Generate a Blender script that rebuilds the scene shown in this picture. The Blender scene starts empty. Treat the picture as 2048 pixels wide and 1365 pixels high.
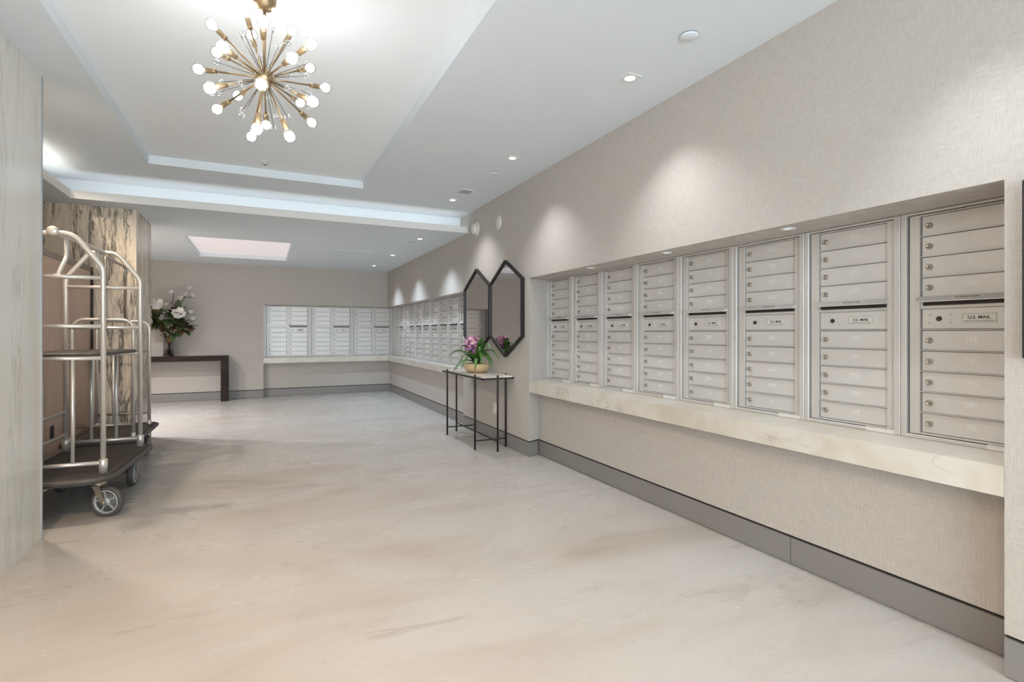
import bpy, bmesh, math, random
from mathutils import Vector, Matrix
random.seed(7)
sc = bpy.context.scene
COL = sc.collection
PI = math.pi

# ------------------------------------------------------------------ camera
F_PX, CX, CY, CAM_H = 1044.0, 1024.0, 667.0, 1.2
YAW = math.atan2(501.0, F_PX)
cam_d = bpy.data.cameras.new('camera')
cam_d.sensor_width = 36.0
cam_d.lens = 36.0 * F_PX / 2048.0
cam_d.shift_y = (CY - 682.5) / 2048.0
cam_d.clip_start = 0.05
cam = bpy.data.objects.new('camera', cam_d)
COL.objects.link(cam)
cam.location = (0, 0, CAM_H)
cam.rotation_euler = (PI / 2, 0, -YAW)
sc.camera = cam

# ------------------------------------------------------------------ world, exposure
world = bpy.data.worlds.new('world'); sc.world = world
world.use_nodes = True
wbg = world.node_tree.nodes['Background']
wbg.inputs[0].default_value = (0.80, 0.92, 1.0, 1)
wbg.inputs[1].default_value = 5.0
vs = sc.view_settings
vs.view_transform = 'Standard'; vs.look = 'None'; vs.gamma = 1.0
vs.use_curve_mapping = False
vs.exposure = 0.14
sc.display_settings.display_device = 'sRGB'

# light strengths and tints (watts for lamps, radiance for glowing meshes)
WORLD = 12.5
BULB = 27.0           # chandelier bulbs
COVE = 5.6            # led strips in the ceiling cove
DOWN = 46.0           # recessed downlights, high ceiling
DOWN_LOW = 82.0       # recessed downlights, lower ceiling
SOFFIT = 0.8          # small lights under the niche heads
FILL_LEFT = 165.0           # unseen warm fill lamps added on the near left
FILL_ALCO = 98.0           # unseen warm fill lamps added to brighten the cart alcove
FILL_FAR = 230.0           # unseen fill lamps added behind the marble block for the far zone
C_DOWN = (0.96, 0.98, 1.0); C_LOW = (0.72, 0.86, 1.0); C_FILL_LEFT = (1.0, 0.66, 0.36); C_FILL_ALCO = (1.0, 0.84, 0.66); C_FILL_FAR = (1.0, 0.98, 0.97)
wbg.inputs[1].default_value = WORLD

# portal of the unseen opening added behind the viewer for fill light
pl = bpy.data.lights.new('fill_portal', 'AREA'); pl.shape = 'RECTANGLE'
pl.size = 4.6; pl.size_y = 2.45
pl.cycles.is_portal = True
po = bpy.data.objects.new('fill_portal', pl); COL.objects.link(po)
po.location = (-0.2, -3.18, 1.25); po.rotation_euler = (PI / 2, 0, 0)

# ------------------------------------------------------------------ helpers
class MB:
    def __init__(s): s.v = []; s.f = []; s.sm = []
    def add(s, vs_, fs_, smooth=False):
        b = len(s.v); s.v += [tuple(p) for p in vs_]
        for f in fs_: s.f.append([i + b for i in f]); s.sm.append(smooth)
    def box(s, x0, x1, y0, y1, z0, z1):
        s.add([(x0,y0,z0),(x1,y0,z0),(x1,y1,z0),(x0,y1,z0),(x0,y0,z1),(x1,y0,z1),(x1,y1,z1),(x0,y1,z1)],
              [(3,2,1,0),(4,5,6,7),(0,1,5,4),(1,2,6,5),(2,3,7,6),(3,0,4,7)]); return s
    def bbox(s, x0, x1, y0, y1, z0, z1, b=0.003):
        c = ((x0+x1)/2, (y0+y1)/2, (z0+z1)/2); h = ((x1-x0)/2, (y1-y0)/2, (z1-z0)/2)
        V = []; idx = {}
        for sx in (-1,1):
            for sy in (-1,1):
                for sz in (-1,1):
                    for a in range(3):
                        sg = (sx,sy,sz)
                        p = [c[i] + sg[i]*(h[i] - (0 if i == a else b)) for i in range(3)]
                        idx[(sx,sy,sz,a)] = len(V); V.append(p)
        Fs = []
        for a in range(3):
            o = [i for i in range(3) if i != a]
            for sg in (-1,1):
                q = []
                for u, w in ((-1,-1),(1,-1),(1,1),(-1,1)):
                    t = [0,0,0]; t[a] = sg; t[o[0]] = u; t[o[1]] = w
                    q.append(idx[(t[0],t[1],t[2],a)])
                Fs.append(q)
        for a in range(3):
            o = [i for i in range(3) if i != a]
            for u in (-1,1):
                for w in (-1,1):
                    t1 = [0,0,0]; t2 = [0,0,0]
                    t1[a] = -1; t2[a] = 1
                    for t in (t1, t2): t[o[0]] = u; t[o[1]] = w
                    Fs.append([idx[(*t1,o[0])], idx[(*t2,o[0])], idx[(*t2,o[1])], idx[(*t1,o[1])]])
        for sx in (-1,1):
            for sy in (-1,1):
                for sz in (-1,1): Fs.append([idx[(sx,sy,sz,a)] for a in range(3)])
        s.add(V, Fs); return s
    def prism(s, poly, z0, z1):
        n = len(poly)
        s.add([(p[0],p[1],z0) for p in poly] + [(p[0],p[1],z1) for p in poly],
              [list(range(n))[::-1], list(range(n, 2*n))] + [(i,(i+1)%n,n+(i+1)%n,n+i) for i in range(n)]); return s
    def extrude(s, poly, d):           # poly of 3d points, extruded by vector d
        n = len(poly); d = Vector(d)
        s.add([Vector(p) for p in poly] + [Vector(p)+d for p in poly],
              [list(range(n))[::-1], list(range(n, 2*n))] + [(i,(i+1)%n,n+(i+1)%n,n+i) for i in range(n)]); return s
    def tube(s, pts, r, n=8, closed=False, caps=True):
        pts = [Vector(p) for p in pts]; m = len(pts)
        rr = r if isinstance(r, (list, tuple)) else [r]*m
        tans = []
        for i in range(m):
            if closed: t = pts[(i+1)%m] - pts[i-1]
            else: t = pts[min(i+1,m-1)] - pts[max(i-1,0)]
            tans.append(t.normalized())
        ref = Vector((0,0,1)) if abs(tans[0].z) < 0.9 else Vector((1,0,0))
        nrm = tans[0].cross(ref).normalized()
        V = []
        for i in range(m):
            t = tans[i]
            nrm = (nrm - t*nrm.dot(t)).normalized(); bn = t.cross(nrm)
            for k in range(n):
                a = 2*PI*k/n
                V.append(pts[i] + (nrm*math.cos(a) + bn*math.sin(a))*rr[i])
        Fs = []
        for i in range(m if closed else m-1):
            j = (i+1) % m
            for k in range(n): Fs.append((i*n+k, i*n+(k+1)%n, j*n+(k+1)%n, j*n+k))
        s.add(V, Fs, True)
        if caps and not closed:
            b = len(s.v) - len(V)
            s.f.append([b+k for k in range(n)][::-1]); s.sm.append(False)
            s.f.append([b+(m-1)*n+k for k in range(n)]); s.sm.append(False)
        return s
    def lathe(s, prof, n=24, origin=(0,0,0), axis=(0,0,1), smooth=True):
        ax = Vector(axis).normalized(); o = Vector(origin)
        ref = Vector((0,0,1)) if abs(ax.z) < 0.9 else Vector((1,0,0))
        e1 = ax.cross(ref).normalized(); e2 = ax.cross(e1)
        V = []; Fs = []; rings = []
        for r, h in prof:
            if r < 1e-6: rings.append([len(V)]); V.append(o + ax*h)
            else:
                rings.append(list(range(len(V), len(V)+n)))
                for k in range(n):
                    a = 2*PI*k/n; V.append(o + ax*h + (e1*math.cos(a)+e2*math.sin(a))*r)
        for a, b in zip(rings, rings[1:]):
            for k in range(n):
                k2 = (k+1) % n
                if len(a) == 1 and len(b) == 1: continue
                if len(a) == 1: Fs.append((a[0], b[k2], b[k]))
                elif len(b) == 1: Fs.append((a[k], a[k2], b[0]))
                else: Fs.append((a[k], a[k2], b[k2], b[k]))
        s.add(V, Fs, smooth); return s
    def ball(s, c, r, n=12, m=8, sx=1, sy=1, sz=1):
        V = [(c[0],c[1],c[2]-r*sz)]; Fs = []
        for i in range(1, m):
            t = PI*i/m
            for k in range(n):
                a = 2*PI*k/n
                V.append((c[0]+r*sx*math.sin(t)*math.cos(a), c[1]+r*sy*math.sin(t)*math.sin(a), c[2]-r*sz*math.cos(t)))
        V.append((c[0],c[1],c[2]+r*sz)); L = len(V)-1
        for k in range(n):
            k2 = (k+1)%n
            Fs.append((0, 1+k2, 1+k)); Fs.append((L, L-n+k, L-n+k2))
            for i in range(m-2): Fs.append((1+i*n+k, 1+i*n+k2, 1+(i+1)*n+k2, 1+(i+1)*n+k))
        s.add(V, Fs, True); return s
    def mesh(s, name):
        me = bpy.data.meshes.new(name)
        me.from_pydata(s.v, [], s.f)
        me.polygons.foreach_set('use_smooth', s.sm)
        bm = bmesh.new(); bm.from_mesh(me)
        bmesh.ops.recalc_face_normals(bm, faces=bm.faces)
        bm.to_mesh(me); bm.free(); me.update()
        return me

def fillet(pts, r, n=6):
    pts = [Vector(p) for p in pts]; out = [pts[0]]
    for i in range(1, len(pts)-1):
        p, a, b = pts[i], pts[i-1], pts[i+1]
        u = (a-p); w = (b-p); lu, lw = u.length, w.length; u.normalize(); w.normalize()
        ang = u.angle(w)
        if ang > PI - 0.02: out.append(p); continue
        t = min(r/math.tan(ang/2), lu*0.48, lw*0.48); rad = t*math.tan(ang/2)
        p0 = p + u*t; p1 = p + w*t
        cen = p + (u+w).normalized()*(rad/math.sin(ang/2))
        v0 = p0-cen; v1 = p1-cen; tot = v0.angle(v1)
        for k in range(n+1):
            q = k/n
            out.append(cen + (v0*math.sin((1-q)*tot) + v1*math.sin(q*tot))/math.sin(tot))
    out.append(pts[-1]); return out

def rrect(x0, x1, y0, y1, r, n=6):
    P = []
    for cx, cy, a0 in ((x1-r,y0+r,-PI/2),(x1-r,y1-r,0),(x0+r,y1-r,PI/2),(x0+r,y0+r,PI)):
        for k in range(n+1):
            a = a0 + PI/2*k/n; P.append((cx+r*math.cos(a), cy+r*math.sin(a)))
    return P

def obj(name, mb, mat, parent=None):
    me = mb.mesh(name) if isinstance(mb, MB) else mb
    if mat is not None and not me.materials: me.materials.append(mat)
    o = bpy.data.objects.new(name, me); COL.objects.link(o)
    if parent is not None: o.parent = parent
    return o
def share(name, me, parent, loc=(0,0,0), rot=None):
    o = bpy.data.objects.new(name, me); COL.objects.link(o)
    o.parent = parent; o.location = loc
    if rot: o.rotation_euler = rot
    return o
def tag(o, label, cat, group=None, kind=None):
    o['label'] = label; o['category'] = cat
    if group: o['group'] = group
    if kind: o['kind'] = kind
    return o
def thing(name, label, cat, loc=(0,0,0), rotz=0.0, group=None):
    o = bpy.data.objects.new(name, None); COL.objects.link(o)
    o.empty_display_size = 0.1
    o.location = loc; o.rotation_euler = (0,0,rotz)
    return tag(o, label, cat, group)
def struct(name, mb, mat, label=None, cat=None):
    o = obj(name, mb, mat); o['kind'] = 'structure'
    o['label'] = label; o['category'] = cat
    return o
_cache = {}
def text_mesh(s, size, mat, depth=0.0004, bold=0.0):
    key = (s, size, mat.name)
    if key in _cache: return _cache[key]
    cu = bpy.data.curves.new('lettering', 'FONT'); cu.body = s; cu.size = size
    cu.align_x = 'CENTER'; cu.align_y = 'CENTER'; cu.extrude = depth; cu.resolution_u = 2; cu.offset = bold
    t = bpy.data.objects.new('lettering', cu); COL.objects.link(t)
    dg = bpy.context.evaluated_depsgraph_get(); dg.update()
    me = bpy.data.meshes.new_from_object(t.evaluated_get(dg))
    bpy.data.objects.remove(t); bpy.data.curves.remove(cu)
    me.transform(Matrix.Rotation(PI/2, 4, 'X'))
    me.materials.clear(); me.materials.append(mat)
    _cache[key] = me
    return me

# ------------------------------------------------------------------ materials
def nodes_of(name):
    m = bpy.data.materials.new(name); m.use_nodes = True
    nt = m.node_tree; b = nt.nodes['Principled BSDF']
    return m, nt, b
def sock(b, n, v):
    if n in b.inputs: b.inputs[n].default_value = v
def pm(name, col, rough=0.5, metal=0.0, spec=0.5, noise=0.0, nscale=20.0, bump=0.0, bscale=200.0):
    m, nt, b = nodes_of(name)
    sock(b, 'Base Color', (*col, 1)); sock(b, 'Roughness', rough); sock(b, 'Metallic', metal); sock(b, 'Specular IOR Level', spec)
    tc = nt.nodes.new('ShaderNodeTexCoord')
    if noise:
        nz = nt.nodes.new('ShaderNodeTexNoise'); nz.inputs['Scale'].default_value = nscale; nz.inputs['Detail'].default_value = 4
        nt.links.new(tc.outputs['Object'], nz.inputs['Vector'])
        mx = nt.nodes.new('ShaderNodeMix'); mx.data_type = 'RGBA'
        mx.inputs[6].default_value = (*[c*(1-noise) for c in col], 1); mx.inputs[7].default_value = (*[min(1,c*(1+noise)) for c in col], 1)
        nt.links.new(nz.outputs['Fac'], mx.inputs[0]); nt.links.new(mx.outputs[2], b.inputs['Base Color'])
    if bump:
        n2 = nt.nodes.new('ShaderNodeTexNoise'); n2.inputs['Scale'].default_value = bscale
        nt.links.new(tc.outputs['Object'], n2.inputs['Vector'])
        bp = nt.nodes.new('ShaderNodeBump'); bp.inputs['Strength'].default_value = bump; bp.inputs['Distance'].default_value = 0.002
        nt.links.new(n2.outputs['Fac'], bp.inputs['Height']); nt.links.new(bp.outputs['Normal'], b.inputs['Normal'])
    return m
def emit(name, col, st):
    m = bpy.data.materials.new(name); m.use_nodes = True; nt = m.node_tree
    nt.nodes.clear()
    e = nt.nodes.new('ShaderNodeEmission'); e.inputs[0].default_value = (*col,1); e.inputs[1].default_value = st
    o = nt.nodes.new('ShaderNodeOutputMaterial'); nt.links.new(e.outputs[0], o.inputs[0])
    return m
def mapping(nt, scale, coord='Object', rot=(0,0,0)):
    tc = nt.nodes.new('ShaderNodeTexCoord'); mp = nt.nodes.new('ShaderNodeMapping')
    mp.inputs['Scale'].default_value = scale; mp.inputs['Rotation'].default_value = rot
    nt.links.new(tc.outputs[coord], mp.inputs['Vector']); return mp.outputs['Vector']
def noise_n(nt, vec, scale, detail=4, rough=0.55, dist=0.0):
    n = nt.nodes.new('ShaderNodeTexNoise'); n.inputs['Scale'].default_value = scale; n.inputs['Detail'].default_value = detail
    n.inputs['Roughness'].default_value = rough; n.inputs['Distortion'].default_value = dist
    nt.links.new(vec, n.inputs['Vector']); return n.outputs['Fac']
def math_n(nt, op, a, b=None):
    n = nt.nodes.new('ShaderNodeMath'); n.operation = op
    for i, q in enumerate((a, b)):
        if q is None: continue
        if isinstance(q, (int, float)): n.inputs[i].default_value = q
        else: nt.links.new(q, n.inputs[i])
    return n.outputs[0]
def ramp_n(nt, fac, stops):
    r = nt.nodes.new('ShaderNodeValToRGB'); el = r.color_ramp.elements
    while len(el) < len(stops): el.new(0.5)
    for e, (p, c) in zip(el, stops): e.position = p; e.color = (*c, 1) if len(c) == 3 else c
    nt.links.new(fac, r.inputs[0]); return r.outputs['Color']
def mix_n(nt, fac, a, b, mode='MIX'):
    m = nt.nodes.new('ShaderNodeMix'); m.data_type = 'RGBA'; m.blend_type = mode
    for i, q in ((0, fac), (6, a), (7, b)):
        if isinstance(q, (int, float)): m.inputs[i].default_value = q
        elif isinstance(q, tuple): m.inputs[i].default_value = (*q, 1)
        else: nt.links.new(q, m.inputs[i])
    return m.outputs[2]
def bump_n(nt, b, h, st, dist=0.002):
    bp = nt.nodes.new('ShaderNodeBump'); bp.inputs['Strength'].default_value = st; bp.inputs['Distance'].default_value = dist
    nt.links.new(h, bp.inputs['Height']); nt.links.new(bp.outputs['Normal'], b.inputs['Normal'])

def linen():
    m, nt, b = nodes_of('linen_wallcovering')
    h = noise_n(nt, mapping(nt, (18,18,520)), 1.0, 3)
    v = noise_n(nt, mapping(nt, (520,520,22)), 1.0, 3)
    w = math_n(nt, 'ADD', h, v)
    big = noise_n(nt, mapping(nt, (1.3,1.3,1.3)), 1.0, 2)
    c = ramp_n(nt, math_n(nt, 'MULTIPLY', w, 0.5), [(0.32, (0.40,0.365,0.33)), (0.5, (0.50,0.462,0.425)), (0.68, (0.60,0.565,0.53))])
    c = mix_n(nt, math_n(nt, 'MULTIPLY', big, 0.25), c, (0.47,0.43,0.39))
    nt.links.new(c, b.inputs['Base Color']); sock(b, 'Roughness', 0.8); sock(b, 'Specular IOR Level', 0.25)
    bump_n(nt, b, w, 0.25, 0.002)
    return m
def floor_mat():
    m, nt, b = nodes_of('polished_concrete')
    v1 = mapping(nt, (0.55,1.5,1), rot=(0,0,math.radians(-12)))
    base = noise_n(nt, v1, 1.1, 5, 0.58, 0.9)
    c = ramp_n(nt, base, [(0.28, (0.38,0.338,0.295)), (0.40, (0.44,0.408,0.375)), (0.52, (0.465,0.443,0.42)), (0.75, (0.49,0.48,0.47))])
    # soft brown smudges
    br = ramp_n(nt, noise_n(nt, mapping(nt, (0.75,2.6,1), rot=(0,0,math.radians(-14))), 1.3, 7, 0.62, 0.6), [(0.54, (0,0,0)), (0.74, (1,1,1))])
    fine = noise_n(nt, mapping(nt, (1,1,1)), 120, 3, 0.7)
    grain = ramp_n(nt, fine, [(0.36, (0.2,0.2,0.2)), (0.64, (1,1,1))])
    c = mix_n(nt, math_n(nt, 'MULTIPLY', math_n(nt, 'MULTIPLY', br, grain), 0.55), c, (0.33,0.28,0.235))
    # darker trowel edges, only here and there
    v2 = mapping(nt, (0.75,2.2,1), rot=(0,0,math.radians(-18)))
    vein = noise_n(nt, v2, 1.25, 7, 0.6, 1.2)
    k = math_n(nt, 'ABSOLUTE', math_n(nt, 'SUBTRACT', vein, 0.5))
    vm = ramp_n(nt, k, [(0.0, (1,1,1)), (0.010, (0.5,0.5,0.5)), (0.04, (0,0,0))])
    gate = ramp_n(nt, noise_n(nt, mapping(nt, (0.8,1.4,1)), 1.9, 4), [(0.54, (0,0,0)), (0.68, (1,1,1))])
    vf = math_n(nt, 'MULTIPLY', math_n(nt, 'MULTIPLY', vm, gate), grain)
    c = mix_n(nt, math_n(nt, 'MULTIPLY', vf, 0.8), c, (0.24,0.195,0.16))
    vo = nt.nodes.new('ShaderNodeTexVoronoi'); vo.inputs['Scale'].default_value = 5.5
    nt.links.new(mapping(nt, (1,1,1)), vo.inputs['Vector'])
    sp = ramp_n(nt, vo.outputs['Distance'], [(0.018, (1,1,1)), (0.028, (0,0,0))])
    c = mix_n(nt, math_n(nt, 'MULTIPLY', sp, 0.7), c, (0.14,0.11,0.09))
    nt.links.new(c, b.inputs['Base Color'])
    rg = ramp_n(nt, base, [(0.3, (0.34,)*3), (0.7, (0.22,)*3)])
    nt.links.new(rg, b.inputs['Roughness']); sock(b, 'Specular IOR Level', 0.45)
    bump_n(nt, b, base, 0.05, 0.01)
    return m
def shelf_marble():
    m, nt, b = nodes_of('white_shelf_marble')
    v = mapping(nt, (1.0,1.0,2.2), rot=(0,0,math.radians(18)))
    n1 = noise_n(nt, v, 2.2, 7, 0.58, 1.3)
    k = math_n(nt, 'ABSOLUTE', math_n(nt, 'SUBTRACT', n1, 0.5))
    vm = ramp_n(nt, k, [(0.0, (1,1,1)), (0.010, (0.4,0.4,0.4)), (0.035, (0,0,0))])
    gate = ramp_n(nt, noise_n(nt, mapping(nt, (1,1,1)), 2.3, 3), [(0.50, (0,0,0)), (0.64, (1,1,1))])
    soft = noise_n(nt, mapping(nt, (1,1,1)), 3.0, 5, 0.6, 0.8)
    c = ramp_n(nt, soft, [(0.35, (0.55,0.495,0.415)), (0.55, (0.62,0.58,0.515)), (0.75, (0.66,0.635,0.59))])
    c = mix_n(nt, math_n(nt, 'MULTIPLY', math_n(nt, 'MULTIPLY', vm, gate), 0.8), c, (0.27,0.245,0.22))
    nt.links.new(c, b.inputs['Base Color']); sock(b, 'Roughness', 0.28)
    return m
def veined_marble(name, seed, light, dark, strength, warm=None, zs=0.13, bands=(0.50,0.58)):
    m, nt, b = nodes_of(name)
    tc = nt.nodes.new('ShaderNodeTexCoord'); mp = nt.nodes.new('ShaderNodeMapping')
    mp.inputs['Scale'].default_value = (1.0,1.0,zs); mp.inputs['Location'].default_value = (seed, seed*0.7, seed*0.3)
    nt.links.new(tc.outputs['Object'], mp.inputs['Vector']); v = mp.outputs['Vector']
    band = ramp_n(nt, noise_n(nt, v, 4.2, 3, 0.55, 0.25), [(bands[0], (0,0,0)), (bands[1], (1,1,1))])
    n1 = noise_n(nt, v, 9.0, 8, 0.66, 0.9)
    k = math_n(nt, 'ABSOLUTE', math_n(nt, 'SUBTRACT', n1, 0.5))
    vm = ramp_n(nt, k, [(0.0, (1,1,1)), (0.018, (0.7,0.7,0.7)), (0.045, (0,0,0))])
    n2 = noise_n(nt, v, 19, 6, 0.65, 0.8)
    k2 = math_n(nt, 'ABSOLUTE', math_n(nt, 'SUBTRACT', n2, 0.5))
    vm2 = ramp_n(nt, k2, [(0.0, (1,1,1)), (0.05, (0,0,0))])
    fac = math_n(nt, 'MULTIPLY', math_n(nt, 'MAXIMUM', vm, math_n(nt, 'MULTIPLY', vm2, 0.45)), band)
    soft = noise_n(nt, v, 2.0, 4)
    c = ramp_n(nt, soft, [(0.3, tuple(x*0.9 for x in light)), (0.7, light)])
    if warm:
        wb = ramp_n(nt, noise_n(nt, v, 5.0, 4, 0.5, 0.5), [(0.52, (0,0,0)), (0.68, (1,1,1))])
        c = mix_n(nt, math_n(nt, 'MULTIPLY', wb, 0.5), c, warm)
    c = mix_n(nt, math_n(nt, 'MULTIPLY', fac, strength), c, dark)
    nt.links.new(c, b.inputs['Base Color']); sock(b, 'Roughness', 0.22)
    return m
def wood_mat(name, c0, c1, scale, rough=0.4, rot=(0,0,0)):
    m, nt, b = nodes_of(name)
    v = mapping(nt, scale, rot=rot)
    g = noise_n(nt, v, 1.0, 6, 0.6, 0.5)
    c = ramp_n(nt, g, [(0.3, c0), (0.7, c1)])
    nt.links.new(c, b.inputs['Base Color']); sock(b, 'Roughness', rough)
    bump_n(nt, b, g, 0.05)
    return m
def leaf_mat(name, c0, c1):
    m, nt, b = nodes_of(name)
    c = ramp_n(nt, noise_n(nt, mapping(nt, (1,1,1)), 9.0, 3), [(0.35, c0), (0.65, c1)])
    nt.links.new(c, b.inputs['Base Color']); sock(b, 'Roughness', 0.4)
    return m
def glass_mat(name, tint=(1,1,1), gloss=0.25):
    m = bpy.data.materials.new(name); m.use_nodes = True; nt = m.node_tree; nt.nodes.clear()
    t = nt.nodes.new('ShaderNodeBsdfTransparent'); t.inputs[0].default_value = (*tint,1)
    g = nt.nodes.new('ShaderNodeBsdfGlossy'); g.inputs['Roughness'].default_value = 0.02
    lw = nt.nodes.new('ShaderNodeLayerWeight'); lw.inputs[0].default_value = gloss
    mx = nt.nodes.new('ShaderNodeMixShader'); o = nt.nodes.new('ShaderNodeOutputMaterial')
    nt.links.new(lw.outputs['Facing'], mx.inputs[0]); nt.links.new(t.outputs[0], mx.inputs[1]); nt.links.new(g.outputs[0], mx.inputs[2])
    nt.links.new(mx.outputs[0], o.inputs[0]); return m
def screen_mat():
    m = bpy.data.materials.new('lit_screen'); m.use_nodes = True; nt = m.node_tree
    b = nt.nodes['Principled BSDF']
    sock(b, 'Base Color', (0.005,0.006,0.012,1)); sock(b, 'Roughness', 0.12)
    n = noise_n(nt, mapping(nt, (1.2,1.2,2.2)), 1.6, 3, 0.5, 0.6)
    c = ramp_n(nt, n, [(0.36, (0.006,0.010,0.03)), (0.5, (0.015,0.03,0.16)), (0.66, (0.05,0.10,0.5))])
    nt.links.new(c, b.inputs['Emission Color']); sock(b, 'Emission Strength', 1.0)
    return m

M = dict(
    linen=linen(), floor=floor_mat(), shelf=shelf_marble(),
    marble=veined_marble('cream_marble_dark_veins', 5.45, (0.80,0.68,0.54), (0.085,0.075,0.065), 0.92, bands=(0.42,0.50)),
    pale=veined_marble('pale_marble_soft_veins', 11.7, (0.80,0.79,0.745), (0.30,0.27,0.23), 0.32, warm=(0.74,0.66,0.50)),
    ceiling=pm('ceiling_paint', (0.735,0.785,0.825), 0.85, spec=0.2, noise=0.015, nscale=2),
    tray_=pm('tray_ceiling_lightened', (0.89,0.935,0.97), 0.8, spec=0.2),  # paler than the ceiling, standing in for lamp light on the tray
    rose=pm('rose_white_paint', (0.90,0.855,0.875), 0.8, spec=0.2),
    lip=pm('cove_lip_paint', (0.78,0.76,0.735), 0.8, spec=0.2),
    base=pm('grey_baseboard', (0.235,0.222,0.212), 0.42, noise=0.06, nscale=3),
    black=pm('black_reveal', (0.018,0.014,0.012), 0.6),
    box=pm('mailbox_paint', (0.60,0.575,0.55), 0.38, metal=0.25, noise=0.02, nscale=8),
    boxdoor=pm('mailbox_door_paint', (0.64,0.615,0.59), 0.36, metal=0.22, noise=0.025, nscale=6),
    gap=pm('mailbox_gap', (0.035,0.033,0.033), 0.7),
    lock=pm('lock_metal', (0.42,0.37,0.31), 0.28, metal=0.9),
    lockdark=pm('dark_lock', (0.06,0.045,0.035), 0.35, metal=0.6),
    ink=pm('black_ink', (0.02,0.02,0.02), 0.6),
    num=pm('pale_number', (0.80,0.785,0.765), 0.5),
    plate=pm('placard', (0.66,0.64,0.59), 0.4),
    paper=pm('paper_strip', (0.72,0.69,0.66), 0.7, noise=0.12, nscale=60),
    steel=pm('satin_steel', (0.66,0.62,0.565), 0.32, metal=0.5, noise=0.02),
    steel_shaded=pm('shaded_steel_tube', (0.42,0.36,0.30), 0.32, metal=0.7, noise=0.05),  # steel tube browned, shade painted into its colour
    carpet=pm('dark_carpet', (0.085,0.070,0.058), 0.95, noise=0.35, nscale=90, bump=0.5, bscale=350),
    rubber=pm('black_rubber', (0.075,0.066,0.058), 0.55, noise=0.1),
    tray_black=pm('black_tray', (0.05,0.043,0.038), 0.4, noise=0.15, nscale=40),
    rim=pm('grey_wheel_rim', (0.38,0.39,0.39), 0.45, metal=0.2),
    hubdark=pm('dark_hub', (0.10,0.10,0.10), 0.5),
    fork=pm('tarnished_fork', (0.36,0.30,0.23), 0.45, metal=0.7, noise=0.2, nscale=30),
    brass=pm('aged_brass', (0.36,0.265,0.16), 0.36, metal=0.85, noise=0.06),
    darkbrass=pm('dark_rod', (0.16,0.14,0.12), 0.35, metal=0.8),
    blackmetal=pm('black_metal', (0.022,0.018,0.016), 0.45, metal=0.3),
    mirror=pm('mirror_glass', (0.58,0.555,0.545), 0.015, metal=1.0),
    wood=wood_mat('pinkish_wood_veneer', (0.42,0.275,0.205), (0.60,0.43,0.335), (3.0,3.0,0.8), 0.35, rot=(math.radians(38),0,0)),
    woodedge=wood_mat('grey_brown_edge', (0.15,0.115,0.095), (0.22,0.17,0.14), (6,6,1), 0.4),
    darkwood=wood_mat('espresso_wood', (0.010,0.006,0.005), (0.035,0.02,0.016), (3,12,12), 0.5),
    plastic=pm('ivory_plastic', (0.72,0.68,0.62), 0.45),
    white=pm('white_plastic', (0.74,0.74,0.73), 0.4),
    blackplastic=pm('black_plastic', (0.02,0.02,0.02), 0.35),
    pot=pm('tan_ceramic', (0.66,0.46,0.26), 0.4, noise=0.10, nscale=12),
    soil=pm('moss', (0.09,0.08,0.04), 0.95, noise=0.4, nscale=60),
    leaf=leaf_mat('orchid_leaf', (0.03,0.075,0.018), (0.10,0.24,0.04)),
    petal=leaf_mat('orchid_petal', (0.52,0.16,0.36), (0.82,0.58,0.68)),
    petal2=leaf_mat('orchid_petal_deep', (0.24,0.05,0.26), (0.55,0.22,0.50)),
    throat=pm('orchid_throat', (0.78,0.52,0.22), 0.5),
    mleaf=leaf_mat('magnolia_leaf', (0.022,0.035,0.014), (0.07,0.10,0.035)),
    mleaf2=leaf_mat('magnolia_leaf_brown', (0.07,0.035,0.014), (0.15,0.08,0.03)),
    mpetal=leaf_mat('magnolia_petal', (0.62,0.58,0.54), (0.78,0.76,0.73)),
    bark=pm('branch_bark', (0.06,0.038,0.025), 0.8, noise=0.3, nscale=40),
    glass=glass_mat('clear_glass', (0.93,0.94,0.94), 0.3),
    bulbglass=glass_mat('bulb_glass', (0.98,0.98,0.98), 0.12),
    crystal=glass_mat('crystal', (0.92,0.94,0.96), 0.55),
    water=glass_mat('vase_water', (0.55,0.48,0.42), 0.2),
    bulb=emit('lit_bulb', (1.0,0.985,0.965), BULB),
    lens=emit('lit_downlight_lens', (0.97,0.98,1.0), 6.0),
    lens_dim=emit('lit_soffit_lens', (0.95,0.97,1.0), 0.9),
    led=emit('cove_led', (1.0,0.975,0.94), COVE),
    screen=screen_mat(),
    grille=pm('vent_grille', (0.42,0.42,0.42), 0.5),
    frame=pm('anodised_frame', (0.25,0.25,0.26), 0.4, metal=0.6),
)

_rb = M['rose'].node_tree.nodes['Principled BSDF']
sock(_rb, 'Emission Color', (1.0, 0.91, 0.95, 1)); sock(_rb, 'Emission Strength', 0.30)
sock(M['darkwood'].node_tree.nodes['Principled BSDF'], 'Specular IOR Level', 0.2)

# ------------------------------------------------------------------ room shell
W = 2.34                    # face of the right-hand wall
ZN, ZS, ZS0 = 1.737, 0.734, 0.627   # niche head, shelf top, shelf underside
ZH, ZL = 2.70, 2.46         # high and low ceiling
N1A, N1B = 0.90, 4.49       # near niche along the wall
PF = 6.315                  # far end of the pier with the mirrors
YB = 10.80                  # back wall
UX, UX2, UY = 2.62, 2.50, 11.05   # mailbox front planes
YR = -3.2; XL = -3.3
ZB = 0.15

struct('floor', MB().box(XL, 3.0, YR, 11.4, -0.1, 0), M['floor'], 'pale polished concrete floor with soft tan veining', 'floor')

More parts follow.
